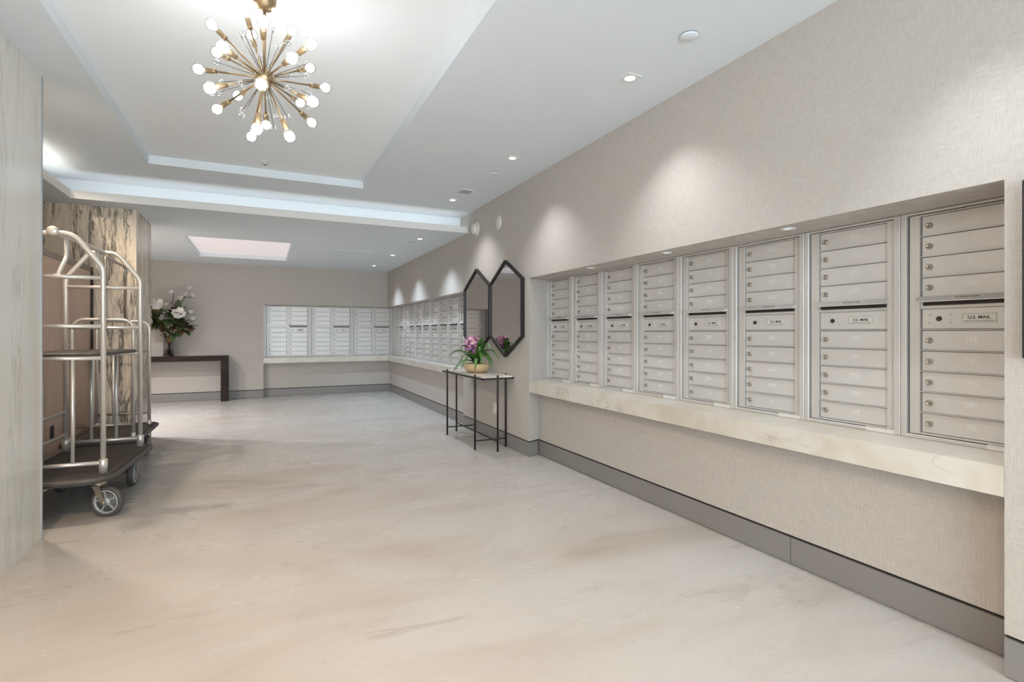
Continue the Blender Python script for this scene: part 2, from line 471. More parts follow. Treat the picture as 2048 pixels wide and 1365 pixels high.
wr = MB()
wr.box(W, 3.0, YR, YB+0.3, ZN, 2.85)                               # band above both niches
wr.box(W, 3.0, YR, N1A, ZB, ZN)                                    # near pier
wr.prism([(W,N1B),(2.8,4.72),(2.8,PF),(W,PF)], ZB, ZN)             # pier with the mirrors
wr.box(2.48, 2.80, N1A-0.02, 4.62, ZB, ZS0+0.02)                   # recessed wall under the near shelf
wr.box(2.70, 2.80, N1A-0.02, 4.75, ZS0, ZN+0.02)                   # behind the near mailboxes
wr.box(2.40, 2.80, PF-0.02, 11.3, ZB, ZS0+0.02)                    # under the far shelf
wr.box(2.58, 2.80, PF-0.02, 11.3, ZS0, ZN+0.02)
wr.box(W+0.03, 3.0, YR, N1A, 0, ZB); wr.box(2.51, 2.8, N1A-0.02, 4.62, 0, ZB)
wr.prism([(W+0.03,N1B+0.05),(2.8,4.78),(2.8,PF),(W+0.03,PF)], 0, ZB); wr.box(2.43, 2.8, PF-0.02, 11.3, 0, ZB)
struct('wall_right', wr, M['linen'], 'right wall covered in greige linen with mailbox niches', 'wall')

wb = MB()
wb.box(XL, W, YB, 11.3, ZN, 2.62)
wb.box(XL, 0.034, YB, 11.3, ZB, ZN)
wb.box(0.02, 2.5, 10.92, 11.3, ZB, ZS0+0.02)
wb.box(0.02, 2.7, 11.13, 11.3, ZS0, ZN+0.02)
wb.box(XL, 0.034, YB+0.03, 11.3, 0, ZB); wb.box(0.0, 2.5, 10.95, 11.3, 0, ZB)
struct('wall_back', wb, M['linen'], 'grey-taupe linen back wall with mailbox niche', 'wall')
struct('wall_left', MB().box(XL-0.15, XL, YR, 11.4, 0, 2.85), M['linen'], 'left wall covered in greige linen', 'wall')
wq = MB()
wq.box(XL, -2.5, YR-0.15, YR, 0, 2.85); wq.box(2.1, 3.0, YR-0.15, YR, 0, 2.85); wq.box(-2.5, 2.1, YR-0.15, YR, 2.5, 2.85)
struct('wall_rear', wq, M['linen'], 'rear wall behind the viewer, opening added for fill light', 'wall')
wi = thing('fill_window_1', 'unseen glazed opening with dark metal mullions, added for fill light', 'window', (0,YR-0.07,0)); wi['kind'] = 'structure'  # unseen opening, added to let fill light in from behind
fr = MB()
for x in (-2.47,-1.35,-0.2,0.95,2.07): fr.bbox(x-0.03, x+0.03, -0.04, 0.04, 0, 2.5)
fr.bbox(-2.5, 2.1, -0.04, 0.04, 2.44, 2.5); fr.bbox(-2.5, 2.1, -0.04, 0.04, 0, 0.08)
obj('window_frame', fr, M['frame'], wi)
for x in (-1.91,-0.775,0.375,1.51): obj('pane', MB().box(x-0.53, x+0.53, -0.005, 0.005, 0.08, 2.44), M['glass'], wi)

# ceilings: high field with shallow tray, lower ceiling beyond the cove, second small tray
YC0, YC1, XC0, XC1 = 6.15, 6.43, -1.60, -1.78
T = (-0.90, 0.95, -0.10, 5.54)
c = MB()
c.box(XC1, T[0], YR, YC1, ZH, 2.775); c.box(T[1], 3.0, YR, YC1, ZH, 2.775)
c.box(T[0], T[1], YR, T[2], ZH, 2.775); c.box(T[0], T[1], T[3], YC1, ZH, 2.775)
c.box(XC1-0.08, W, YC1, YC1+0.08, ZL+0.012, 2.85)                        # risers of the cove
c.box(XC1-0.08, XC1, YR, YC1, ZL+0.012, 2.85)
U = (-0.91, 0.385, 7.92, 9.88)
c.box(XC1, W, YC0+0.018, YC1, ZL, ZL+0.015)                               # trough bottoms
c.box(XC1, XC0-0.018, YR, YC0+0.018, ZL, ZL+0.015)
c.box(XL, XC1, YR, YC1, ZL, ZL+0.065)
c.box(XL, U[0], YC1, 11.2, ZL, ZL+0.065); c.box(U[1], W, YC1, 11.2, ZL, ZL+0.065)
c.box(U[0], U[1], YC1, U[2], ZL, ZL+0.065); c.box(U[0], U[1], U[3], 11.2, ZL, ZL+0.065)
ceil = struct('ceiling', c, M['ceiling'], 'white plaster ceiling stepped down at a lit cove', 'ceiling')
struct('trim_22', MB().box(T[0]-0.1, T[1]+0.1, T[2]-0.1, T[3]+0.1, 2.775, 2.86), M['tray_'], 'white recessed tray of the high ceiling, lightened as if lamp-lit', 'ceiling tray')
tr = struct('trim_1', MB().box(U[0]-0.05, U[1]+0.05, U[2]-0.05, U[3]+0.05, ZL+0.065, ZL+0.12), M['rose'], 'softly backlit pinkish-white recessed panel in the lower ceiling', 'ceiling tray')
l = MB(); l.box(XC0-0.002, W, YC0-0.002, YC0+0.018, ZL-0.002, ZL+0.075); l.box(XC0-0.018, XC0+0.002, YR, YC0-0.002, ZL-0.002, ZL+0.075)
struct('trim_2', l, M['lip'], 'off-white cove lip along the ceiling step', 'cove lip')

# marble masses on the left
struct('marble_pier', MB().box(-2.4, -1.16, -0.6, 3.93, 0, ZH), M['pale'], 'pale marble pier in the near left foreground', 'pier')
struct('trim_3', MB().bbox(-1.172, -1.154, 3.93, 3.945, 0, ZH, 0.002), M['rim'], 'thin metal edge strip on the pale marble pier', 'edge trim')
struct('marble_block', MB().box(XL, -1.15, 6.45, 7.24, 0, ZL), M['marble'], 'cream marble block with dark vertical veins behind the carts', 'pillar')

# baseboards with a black reveal above
_bn = [3]
def baseboard(side, p, q, n, label, seam=None):
    p, q, n = Vector(p), Vector(q), Vector(n)
    def strip(a, b, d0, d1, z0, z1): 
        return MB().prism([tuple(a-n*d0), tuple(b-n*d0), tuple(b-n*d1), tuple(a-n*d1)], z0, z1)
    _bn[0] += 1
    o = obj('trim_%d' % _bn[0], strip(p, q, 0.012, 0.06, 0, ZB+0.005), M['black']); o['kind'] = 'structure'
    o['label'] = 'black reveal above ' + label; o['category'] = 'reveal'
    parts = [(p, q)]
    if seam is not None:
        mid = p + (q-p)*seam; d = (q-p).normalized()*0.0018
        parts = [(p, mid-d), (mid+d, q)]
    for i, (a, b) in enumerate(parts):
        o = obj('baseboard_' + side, strip(a, b, -0.001, 0.04, 0.003, 0.137), M['base']); o['kind'] = 'structure'
        o['label'] = label + (' (nearer length)' if i == 0 and seam is not None else ''); o['category'] = 'baseboard'
baseboard('right', (W,YR), (W,N1A), (-1,0), 'grey baseboard of the near right wall')
baseboard('right', (2.48,N1A), (2.48,4.55), (-1,0), 'grey baseboard under the near marble shelf', seam=0.252)
o = struct('trim_23', MB().prism([(2.492,4.578),(W+0.012,4.508),(W+0.012,4.5255),(2.492,4.63)], 0, ZB+0.005), M['black'], 'black reveal above the short baseboard return of the mirror pier', 'reveal')
struct('baseboard_right', MB().prism([(2.479,4.5585),(W-0.001,4.489),(W-0.001,4.5258),(2.479,4.60)], 0.003, 0.137), M['base'], 'short grey baseboard return of the mirror pier', 'baseboard')
baseboard('right', (W,4.526), (W,PF), (-1,0), 'grey baseboard under the twin mirrors')
baseboard('right', (2.40,PF), (2.40,10.92), (-1,0), 'grey baseboard under the far right shelf')
baseboard('back', (0.034,10.92), (2.40,10.92), (0,-1), 'grey baseboard under the back wall mailboxes')
baseboard('back', (XL,YB), (0.034,YB), (0,-1), 'grey baseboard behind the dark console table')

# cove led strips
tag(obj('cove_light', MB().box(-1.55, W-0.06, 6.20, 6.22, 2.478, 2.488), M['led']), 'hidden led strip lying in the cross cove', 'light')
tag(obj('cove_light', MB().box(-1.66, -1.64, YR+0.2, 6.18, 2.478, 2.488), M['led']), 'hidden led strip lying in the left cove', 'light')

# access panel, vent, sprinkler covers
tag(obj('access_panel', MB().box(0.90, 1.55, 8.20, 8.82, ZL-0.006, ZL), M['ceiling']), 'flush access panel in the lower ceiling', 'panel')
vt = thing('air_vent', 'small grey square air vent in the high ceiling', 'vent', (1.945,5.19,ZH))
f = MB()
for x0,x1,y0,y1 in ((-0.075,0.075,-0.085,-0.07),(-0.075,0.075,0.07,0.085),(-0.075,-0.06,-0.07,0.07),(0.06,0.075,-0.07,0.07)): f.box(x0,x1,y0,y1,-0.006,0)
obj('frame', f, M['white'], vt)
sl = MB().box(-0.06,0.06,-0.003,0.003,-0.005,-0.001).mesh('slat'); sl.materials.append(M['grille'])
obj('backing', MB().box(-0.06,0.06,-0.07,0.07,-0.001,0), M['frame'], vt)
for i in range(11): share('slat', sl, vt, (0,-0.06+i*0.012,0))
def cover(x, y, z, r, label):
    t = thing('sprinkler_cover', label, 'sprinkler cover', (x,y,z), 0, 'round sprinkler covers in the ceiling')
    obj('plate', MB().lathe([(0,-0.012),(r*0.9,-0.012),(r,-0.009),(r,-0.006),(0,-0.006)], 28), M['ceiling'], t)
    obj('neck', MB().lathe([(0,-0.006),(r*0.93,-0.006),(r*0.93,0),(0,0)], 20), M['frame'], t)
cover(1.937, 1.98, ZH, 0.045, 'large round sprinkler cover nearest the viewer on the high ceiling')
cover(1.955, 4.473, ZH, 0.045, 'round sprinkler cover between two downlights on the high ceiling')
cover(1.891, 7.12, ZL, 0.045, 'round sprinkler cover on the lower ceiling')
sp = thing('ceiling_sprinkler', 'small pendent sprinkler head in the tray behind the chandelier', 'sprinkler', (0.03,5.29,2.775))
obj('escutcheon', MB().lathe([(0,0),(0.032,0),(0.03,-0.006),(0.012,-0.01),(0,-0.01)], 20), M['white'], sp)
obj('body', MB().lathe([(0.009,-0.01),(0.008,-0.022),(0.005,-0.03),(0,-0.03)], 12), M['steel'], sp)
obj('deflector', MB().lathe([(0,-0.034),(0.015,-0.034),(0.015,-0.031),(0,-0.031)], 14), M['frame'], sp)

def spot(parent, name, loc, power, size, blend, col, r=0.03):
    ld = bpy.data.lights.new(name, 'SPOT'); ld.energy = power; ld.spot_size = math.radians(size); ld.spot_blend = blend
    ld.color = col; ld.shadow_soft_size = r
    o = bpy.data.objects.new(name, ld); COL.objects.link(o); o.parent = parent; o.location = loc
    return o
def downlight(x, y, z, power, label, group, lens=None, col=C_DOWN, size=106, blend=1.0, s=0.05):
    t = thing('recessed_downlight', label, 'downlight', (x,y,z), 0, group)
    q = MB()
    ring = [(math.cos(2*PI*k/32), math.sin(2*PI*k/32)) for k in range(32)]
    r = s*0.62
    V = []; Fs = []
    for k, (cx_, cy_) in enumerate(ring):
        m_ = max(abs(cx_), abs(cy_))
        V += [(cx_*r, cy_*r, -0.004), (cx_/m_*s, cy_/m_*s, -0.004), (cx_/m_*s, cy_/m_*s, 0.0), (cx_*r, cy_*r, 0.0)]
    for k in range(32):
        a, b_ = 4*k, 4*((k+1) % 32)
        for i in range(4): Fs.append((a+i, b_+i, b_+(i+1)%4, a+(i+1)%4))
    q.add(V, Fs)
    obj('trim_plate', q, M['white'], t)
    obj('lens', MB().lathe([(0,-0.002),(r,-0.002),(r,-0.0005),(0,-0.0005)], 24), lens or M['lens'], t)
    spot(t, 'lamp', (0,0,-0.03), power, size, blend, col)
g = 'square downlights along the right wall'
downlight(1.95, 2.463, ZH, DOWN, 'square recessed downlight nearest the viewer on the high ceiling', g)
downlight(1.934, 4.021, ZH, DOWN, 'middle of three square downlights on the high ceiling', g)
downlight(1.935, 5.577, ZH, DOWN, 'square downlight beside the air vent on the high ceiling', g)
downlight(1.905, 6.806, ZL, DOWN_LOW, 'nearest of three square downlights on the lower ceiling', g, col=C_LOW)
downlight(1.91, 8.43, ZL, DOWN_LOW, 'middle of three square downlights on the lower ceiling', g, col=C_LOW)
downlight(1.893, 9.899, ZL, DOWN_LOW, 'square downlight nearest the far corner of the lower ceiling', g, col=C_LOW)
# unseen lamps: warm and passage fills added, right-hand row continued
for x, y, lb in ((-0.55,-0.6,'behind the tray'), (-1.03,1.7,'between the pier and the tray')):
    downlight(x, y, ZH, FILL_LEFT, 'unseen warm fill lamp added on the near left, ' + lb, 'warm fill lamps added on the near left', col=C_FILL_LEFT, size=150, blend=1.0)
for y, lb in ((0.905,'closest to the viewer'), (-0.65,'behind the viewer'), (-2.2,'at the rear wall')):
    downlight(1.94, y, ZH, DOWN*1.1, 'square downlight continuing the row along the right wall, ' + lb, g, size=84)
downlight(-1.66, 5.55, ZH, FILL_ALCO, 'unseen warm fill lamp added over the cart alcove beside the veined marble', 'fill lamps added over the alcove', col=C_FILL_ALCO, size=160, blend=1.0)
downlight(-1.42, 4.35, ZH, FILL_ALCO, 'unseen warm fill lamp added over the cart alcove behind the pale pier', 'fill lamps added over the alcove', col=C_FILL_ALCO, size=155, blend=1.0)
for x, y, lb in ((-1.9,7.75,'near the veined marble block'), (-2.2,8.5,'near the dark console')):
    downlight(x, y, ZL, FILL_FAR, 'unseen fill lamp added in the side passage, ' + lb, 'fill lamps added in the passage', col=C_FILL_FAR, size=150, blend=1.0)

def soffit_light(x, y, label, power):
    t = thing('soffit_light', label, 'downlight', (x,y,ZN), 0, 'small round lights under the niche heads')
    obj('ring', MB().lathe([(0.022,-0.004),(0.036,-0.004),(0.038,0),(0.022,0)], 24), M['white'], t)
    obj('lens', MB().lathe([(0,-0.002),(0.022,-0.002),(0.022,0),(0,0)], 20), M['lens_dim'], t)
    spot(t, 'lamp', (0,0,-0.02), power, 110, 0.8, (0.92,0.96,1.0), 0.02)
for y, lb in ((3.582,'far round light under the near niche head'), (2.693,'middle round light under the near niche head'), (1.803,'near round light under the near niche head')):
    soffit_light(2.435, y, lb, SOFFIT)
for y, lb in ((7.1,'round light under the far niche head nearest the mirrors'), (8.0,'second round light from the mirrors under the far niche head'),
              (8.95,'third round light from the mirrors under the far niche head'), (9.9,'round light under the far niche head nearest the corner')):
    soffit_light(2.42, y, lb, SOFFIT)

# ------------------------------------------------------------------ marble shelves
s = MB().prism([(W-0.002,N1A+0.001),(2.70,N1A+0.001),(2.70,4.667),(W-0.002,N1B-0.001)], ZS0, ZS)
tag(obj('marble_shelf', s, M['shelf']), 'long white marble shelf under the near mailboxes', 'shelf')
s = MB().prism([(W-0.002,PF),(2.58,PF),(2.58,11.13),(0.035,11.13),(0.035,YB-0.002),(W-0.002,YB-0.002)], ZS0+0.01, ZS)
tag(obj('marble_shelf', s, M['shelf']), 'L-shaped white marble shelf wrapping the far corner', 'shelf')

# ------------------------------------------------------------------ mailboxes
UH = ZN - ZS
DW, DP = 0.333, 0.0915
LOW = [0.027 + i*0.0909 for i in range(6)]           # bottoms: five doors, then lock panel
TOPB = [0.622, 0.7125, 0.803, 0.894]
def mk(mb, name, mat):
    me = mb.mesh(name); me.materials.append(mat); return me
door_me = mk(MB().bbox(0.0035, DW-0.004, 0, 0.008, 0.002, 0.0865, 0.0012), 'door', M['boxdoor'])
panel_me = mk(MB().bbox(0.0035, DW-0.004, 0, 0.008, 0.002, 0.0895, 0.0012), 'lock_panel', M['boxdoor'])
lk = MB().lathe([(0.0125,0),(0.0125,0.010),(0.011,0.013),(0.0075,0.0135),(0.007,0.0115),(0,0.0115)], 16, axis=(0,-1,0))
lock_me = mk(lk, 'lock', M['lock'])
mlock_me = mk(MB().lathe([(0.0105,0),(0.0105,0.004),(0.008,0.006),(0.006,0.003),(0,0.003)], 16, axis=(0,-1,0)), 'master_lock', M['lockdark'])
rivet_me = mk(MB().lathe([(0.005,0),(0.0045,0.0025),(0.0025,0.004),(0,0.0045)], 10, axis=(0,-1,0)), 'rivet', M['steel'])
plac_me = mk(MB().bbox(-0.060,0.060,-0.0012,0.001,-0.0215,0.0215,0.0006), 'placard', M['plate'])
bd = MB()
for x0,x1,z0,z1 in ((-0.056,0.056,0.0170,0.0178),(-0.056,0.056,-0.0178,-0.0170),(-0.056,-0.0552,-0.0178,0.0178),(0.0552,0.056,-0.0178,0.0178)): bd.box(x0,x1,-0.0016,-0.0010,z0,z1)
border_me = mk(bd, 'placard_border', M['ink'])
hd = MB()
def hood(x0, x1):
    h_ = MB()
    P = [(0.020,0.026),(0.006,0.026),(-0.026,0.004),(-0.026,0.000),(0.020,0.006)]
    V = [(x0,)+p for p in P] + [(x1,)+p for p in P]
    V[2] = (x0+0.012,)+P[2]; V[3] = (x0+0.012,)+P[3]; V[7] = (x1-0.012,)+P[2]; V[8] = (x1-0.012,)+P[3]
    h_.add(V, [(0,1,2,3,4),(9,8,7,6,5)] + [(i,(i+1)%5,5+(i+1)%5,5+i) for i in range(5)])
    return h_
hood_me = mk(hood(-0.012, DW+0.012), 'outgoing_hood', M['box'])
slot_me = mk(MB().bbox(0.012, DW-0.005, -0.0005, 0.018, -0.012, 0.004, 0.003), 'slot', M['black'])
hplate_me = mk(MB().box(-0.055,0.055,-0.001,0,-0.007,0.007), 'hood_plate', M['plate'])
strip_me = mk(MB().box(0,0.125,-0.0015,0,0,0.020), 'paper_strip', M['paper'])

def column(root, x0, number=None, master=True):
    """doors of one column, x0 = left edge of the doors, all meshes shared"""
    yd = 0.018
    zs = []
    for i in range(4): zs.append((TOPB[3-i], 'ABCD'[i]))
    for i in range(5): zs.append((LOW[4-i], 'EFGHJ'[i]))
    if not master: zs.append((LOW[5]+0.001, 'K'))
    for z, ch in zs:
        d = share('door', door_me, root, (x0, yd, z))
        share('lock', lock_me, d, (0.033, 0.0, 0.043))
        if number:
            share('number', text_mesh('%d%s' % (number, ch), 0.029, M['num']), d, (DW*0.545, -0.0006, 0.050))
    if master:
        p = share('lock_panel', panel_me, root, (x0, yd, LOW[5]+0.001))
        share('master_lock', mlock_me, p, (0.068, 0, 0.046))
        for rx, rz in ((0.033,0.062),(0.033,0.029),(0.108,0.062),(0.108,0.029),(0.298,0.046)): share('rivet', rivet_me, p, (rx,0,rz))
        share('placard', plac_me, p, (0.207,0,0.046))
        share('placard_border', border_me, p, (0.207,0,0.046))
        share('lettering', text_mesh('U.S. MAIL', 0.0185, M['ink'], bold=0.0004), p, (0.207,-0.0013,0.0485))
        share('lettering', text_mesh('APPROVED BY THE POSTMASTER GENERAL', 0.0050, M['ink']), p, (0.207,-0.0013,0.0345))
        hdo = share('outgoing_hood', hood_me, root, (x0, 0, 0.601))
        share('slot', slot_me, root, (x0, 0.004, 0.598))
        ang = math.atan2(0.022, 0.032)
        share('hood_plate', hplate_me, hdo, (DW*0.54, -0.0105, 0.0152), (-(PI/2-ang), 0, 0))
        share('lettering', text_mesh('OUTGOING MAIL', 0.0108, M['ink'], bold=0.0001), hdo, (DW*0.54, -0.0113, 0.0163), (-(PI/2-ang), 0, 0))
_fr = {}
def unit_frames(w, cols):
    key = (round(w,3), tuple(cols))
    if key in _fr: return _fr[key]
    tr_ = MB(); z1 = UH-0.002
    tr_.bbox(0.001, 0.025, -0.006, 0.05, 0, z1, 0.002); tr_.bbox(w-0.029, w-0.001, -0.006, 0.05, 0, z1, 0.002)
    tr_.bbox(0.025, w-0.029, -0.006, 0.05, 0, 0.016, 0.002); tr_.bbox(0.025, w-0.029, -0.006, 0.05, z1-0.010, z1, 0.002)
    inn = MB(); y0, y1 = 0.006, 0.03
    za, zb = 0.0195, z1-0.0135
    xs = [0.033] + [v for c0 in cols for v in (c0, c0+DW)] + [w-0.033]
    for a, b_ in zip(xs[0::2], xs[1::2]): inn.box(a, b_, y0, y1, za, zb)
    for k, c0 in enumerate(cols):
        seps = [(LOW[i]-0.0022, LOW[i]+0.0012) for i in range(1, 6)] + [(TOPB[i]-0.0022, TOPB[i]+0.0012) for i in range(1, 4)]
        seps += [(za, LOW[0]), (TOPB[3]+0.088, zb)]
        seps += [(LOW[5]+0.0915, TOPB[0]+0.001)]
        for a, b_ in seps: inn.box(c0, c0+DW, y0+0.004, y1, a, b_)
    back = MB().box(0.02, w-0.02, 0.0265, 0.07, 0.005, z1-0.003)
    _fr[key] = (mk(tr_, 'frame', M['box']), mk(inn, 'inner_frame', M['box']), mk(back, 'cabinet', M['gap']))
    return _fr[key]
def mail_unit(loc, rz, w, cols, label, group, number=None, strip=True):
    t = thing('mailbox_unit', label, 'mailbox', loc, rz, group)
    a, b_, c_ = unit_frames(w, cols)
    share('frame', a, t); share('inner_frame', b_, t); share('cabinet', c_, t)
    for i, c0 in enumerate(cols): column(t, c0, number, master=(i == len(cols)-1))
    if strip: share('paper_strip', strip_me, t, (w-0.15, -0.0062, 0.001))
    return t
ORD = ['first','second','third','fourth','fifth','sixth','seventh','eighth']
PW = 0.466
zu = ZS + 0.0005
g1 = 'single-column mailbox units in the near niche'
extra = ['at the far end beside the mirror pier', 'second from the mirror pier', 'third from the mirror pier', 'fourth from the mirror pier',
         'fourth from the near end', 'third from the near end', 'second largest in view', 'largest in view, beside the screen']
for i in range(8):
    mail_unit((UX, 4.636-PW*i, zu), -PI/2, PW, [0.072], 'grey mailbox unit numbered %d, %s' % (21+i, extra[i]), g1, number=21+i)
DWU = 0.81; DC = [0.056, 0.428]
g2 = 'double-column mailbox units in the back wall niche'
for i, lb in enumerate(('left', 'middle', 'right')):
    mail_unit((0.056+i*0.812, UY, zu), 0, DWU, DC, 'two-column grey mailbox unit in the back wall niche, %s of the three' % lb, g2)
g3 = 'mailbox units in the far right niche'
mail_unit((UX2, 10.905, zu), -PI/2, DWU, DC, 'two-column mailbox unit on the far right wall touching the corner', g3, strip=False)
mail_unit((UX2, 10.095, zu), -PI/2, DWU, DC, 'two-column mailbox unit on the far right wall, second from the corner', g3, strip=False)
for i in range(6):
    mail_unit((UX2, 9.283-PW*i, zu), -PI/2, PW, [0.072], 'single-column mailbox unit on the far right wall, %s after the two-column ones' % ORD[i], g3, strip=False)
# filler strips closing the mailbox rows
st = MB(); st.box(2.502, 2.57, 10.905, 11.04, ZS, ZN); st.box(2.502, 2.57, PF+0.001, 9.283-PW*6, ZS, ZN)
struct('trim_20', st, M['box'], 'grey metal filler strips of the far mailbox row', 'filler')
st = MB(); st.box(0.035, 0.055, UY-0.004, UY+0.05, ZS, ZN); st.box(0.056+3*0.812, 2.56, UY+0.002, UY+0.05, ZS, ZN)
struct('trim_21', st, M['box'], 'grey metal filler strips of the back wall mailbox row', 'filler')

# ------------------------------------------------------------------ mirrors
def mirror(yc, label):
    t = thing('hexagonal_mirror', label, 'mirror', (W, yc, 0), 0, 'tall hexagonal mirrors above the console table')
    hw, z0, z1, z2, z3 = 0.408, 0.948, 1.168, 1.745, 1.972
    def ring(o):
        k = o*0.42
        return [(0,z0+o*1.13),(hw-o,z1+k),(hw-o,z2-k),(0,z3-o*1.13),(-hw+o,z2-k),(-hw+o,z1+k)]
    A, B = ring(0), ring(0.022)
    V = []; Fs = []
    for P, x in ((A,-0.038),(B,-0.038),(A,-0.001),(B,-0.014)): V += [(x,y,z) for y,z in P]
    for i in range(6):
        j = (i+1) % 6
        Fs += [(i,j,6+j,6+i),(i,12+i,12+j,j),(6+i,6+j,18+j,18+i),(12+i,18+i,18+j,12+j)]
    m_ = MB(); m_.add(V, Fs); obj('frame', m_, M['blackmetal'], t)
    C_ = ring(0.018)
    obj('glass', MB().extrude([(-0.022,y,z) for y,z in C_], (0.006,0,0)), M['mirror'], t)
mirror(5.810, 'black-framed tall hexagonal mirror farther from the viewer, behind the orchid')
mirror(4.992, 'black-framed tall hexagonal mirror nearer the viewer, beside the niche')

# ------------------------------------------------------------------ round wall devices, outlets, screen
t = thing('wall_alarm', 'round cream alarm with domed cap on the wall near the cove', 'alarm', (W,5.85,2.455))
obj('base_plate', MB().lathe([(0,0),(0.085,0),(0.085,0.012),(0.08,0.016),(0,0.016)], 28, axis=(-1,0,0)), M['plastic'], t)
obj('cap', MB().lathe([(0,0.06),(0.05,0.058),(0.062,0.045),(0.066,0.016),(0,0.016)], 28, axis=(-1,0,0)), M['plastic'], t)
t = thing('wall_speaker', 'flat round cream cover plate on the wall above the nearer mirror', 'cover plate', (W,5.21,2.415))
obj('plate', MB().lathe([(0,0.012),(0.068,0.012),(0.076,0.006),(0.076,0),(0,0)], 28, axis=(-1,0,0)), M['plastic'], t)
def outlet(loc, rz, label, mat, hw=0.057):
    t = thing('wall_outlet', label, 'outlet', loc, rz)
    obj('cover', MB().bbox(-hw, hw, -0.006, 0, -0.062, 0.062, 0.002), mat, t)
    n = 2 if hw > 0.05 else 1
    for i in range(n):
        cx_ = (-0.024 if i == 0 else 0.024) if n == 2 else 0
        rc = obj('receptacle', MB().bbox(cx_-0.017, cx_+0.017, -0.0085, -0.006, -0.034, 0.034, 0.001), M['white'] if mat != M['blackplastic'] else mat, t)
        for dz in (-0.018, 0.018):
            for dx in (-0.006, 0.006): obj('slot', MB().box(cx_+dx-0.0012, cx_+dx+0.0012, -0.0089, -0.0084, dz-0.004, dz+0.006), M['black'], rc)
outlet((W, 5.30, 0.365), -PI/2, 'ivory double wall outlet under the metal console table', M['plastic'])

t = thing('wall_screen', 'dark blue flat screen at the right edge of the view', 'screen', (W, 0.838, 1.115))
obj('casing', MB().bbox(-0.045, -0.003, -1.02, 0, 0, 0.60, 0.004), M['blackplastic'], t)
obj('display', MB().box(-0.0462, -0.0448, -1.008, -0.010, 0.025, 0.588), M['screen'], t)
obj('badge', MB().box(-0.0464, -0.0448, -0.022, -0.012, 0.010, 0.016), M['white'], t)

# ------------------------------------------------------------------ metal console table
TX0, TX1, TY0, TY1, TZ = 1.985, 2.325, 4.83, 6.06, 0.765
t = thing('console_table', 'slim black metal console table with marble top below the mirrors', 'table', (2.155,5.445,0))
hx, hy = 0.17, 0.615
obj('table_top', MB().bbox(-hx, hx, -hy, hy, TZ-0.018, TZ, 0.002), M['shelf'], t)
f = MB(); e = 0.008
for x in (-hx, hx): f.bbox(x-e, x+e, -hy-e, hy+e, TZ-0.034, TZ-0.018, 0.001)
for y in (-hy, hy): f.bbox(-hx-e, hx+e, y-e, y+e, TZ-0.034, TZ-0.018, 0.001)
obj('top_rail', f, M['blackmetal'], t)
leg = mk(MB().lathe([(0,0),(0.010,0),(0.010,0.77),(0.007,0.776),(0,0.776)], 12), 'leg', M['blackmetal'])
for x, y in ((-hx-0.006,0.445),(-hx-0.006,-0.440),(hx+0.002,0.445),(hx+0.002,-0.440),(0,hy+0.004),(0,-hy-0.004)): share('leg', leg, t, (x,y,0))
for y in (0.445,-0.440): obj('stretcher', MB().bbox(-hx, hx, y-0.006, y+0.006, 0.085, 0.097, 0.001), M['blackmetal'], t)
obj('stretcher', MB().bbox(-0.006, 0.006, -hy, hy, 0.097, 0.109, 0.001), M['blackmetal'], t)

# ------------------------------------------------------------------ orchid
def strap_leaf(base, ang, length, rise, droop, width, n=9):
    d = Vector((math.cos(ang), math.sin(ang), 0)); sd = Vector((-d.y, d.x, 0)); V = []; Fs = []
    for i in range(n+1):
        q = i/n
        p = Vector(base) + d*(length*q) + Vector((0,0,rise*math.sin(min(1,q*1.25)*PI/2) - droop*q**2.4))
        w = width*(0.55+0.9*q-1.42*q*q)*(1 if i < n else 0.12)
        for sg, dz in ((-1,0.5),(0,0),(1,0.5)): V.append(p + sd*(sg*w) + Vector((0,0,dz*w)))
    for i in range(n):
        for k in range(2): a = i*3+k; Fs.append((a,a+1,a+4,a+3))
    m_ = MB(); m_.add(V, Fs, True); return m_
def petal_flower(r, npet, cup, wid, open_=1.0, rows=4):
    m_ = MB()
    for k in range(npet):
        a = 2*PI*k/npet + (0.3 if k % 2 else 0)
        d = Vector((math.cos(a), math.sin(a), 0)); sd = Vector((-d.y, d.x, 0)); V = []; Fs = []
        for i in range(rows+1):
            q = i/rows; w = wid*r*math.sin(PI*(0.12+0.86*q))
            p = d*(r*q*open_) + Vector((0,0,cup*r*q*q + (0.06*r if k % 2 else 0)))
            for sg in (-1,0,1): V.append(p + sd*(sg*w) + Vector((0,0,0.12*r*abs(sg))))
        for i in range(rows):
            for j in range(2): b_ = i*3+j; Fs.append((b_,b_+1,b_+4,b_+3))
        m_.add(V, Fs, True)
    return m_
PX, PY = 2.158, 5.40
t = thing('potted_orchid', 'purple and pink orchid in a low tan bowl on the metal console', 'plant', (PX,PY,TZ))
obj('bowl', MB().lathe([(0,0),(0.078,0),(0.098,0.006),(0.130,0.034),(0.144,0.064),(0.137,0.092),(0.124,0.103),(0.115,0.100),(0.121,0.085),(0,0.080)], 36), M['pot'], t)
obj('moss', MB().lathe([(0.120,0.086),(0.06,0.100),(0,0.106)], 20), M['soil'], t)
rnd = random.Random(3)
LV = [(-2.85,0.30,0.09,0.20),(-2.55,0.27,0.16,0.22),(2.9,0.28,0.20,0.16),(2.4,0.30,0.20,0.13),(-2.1,0.20,0.12,0.20),(1.7,0.24,0.22,0.12),
      (-0.5,0.15,0.16,0.24),(-0.95,0.22,0.19,0.22),(-1.35,0.26,0.18,0.22),(-1.15,0.30,0.22,0.16),(-1.75,0.24,0.20,0.20),(-1.55,0.30,0.28,0.10),
      (-1.9,0.18,0.24,0.10),(-1.45,0.22,0.30,0.03),(2.7,0.20,0.24,0.08),(-0.7,0.13,0.22,0.18),(2.2,0.22,0.16,0.18),(-2.75,0.22,0.17,0.10)]
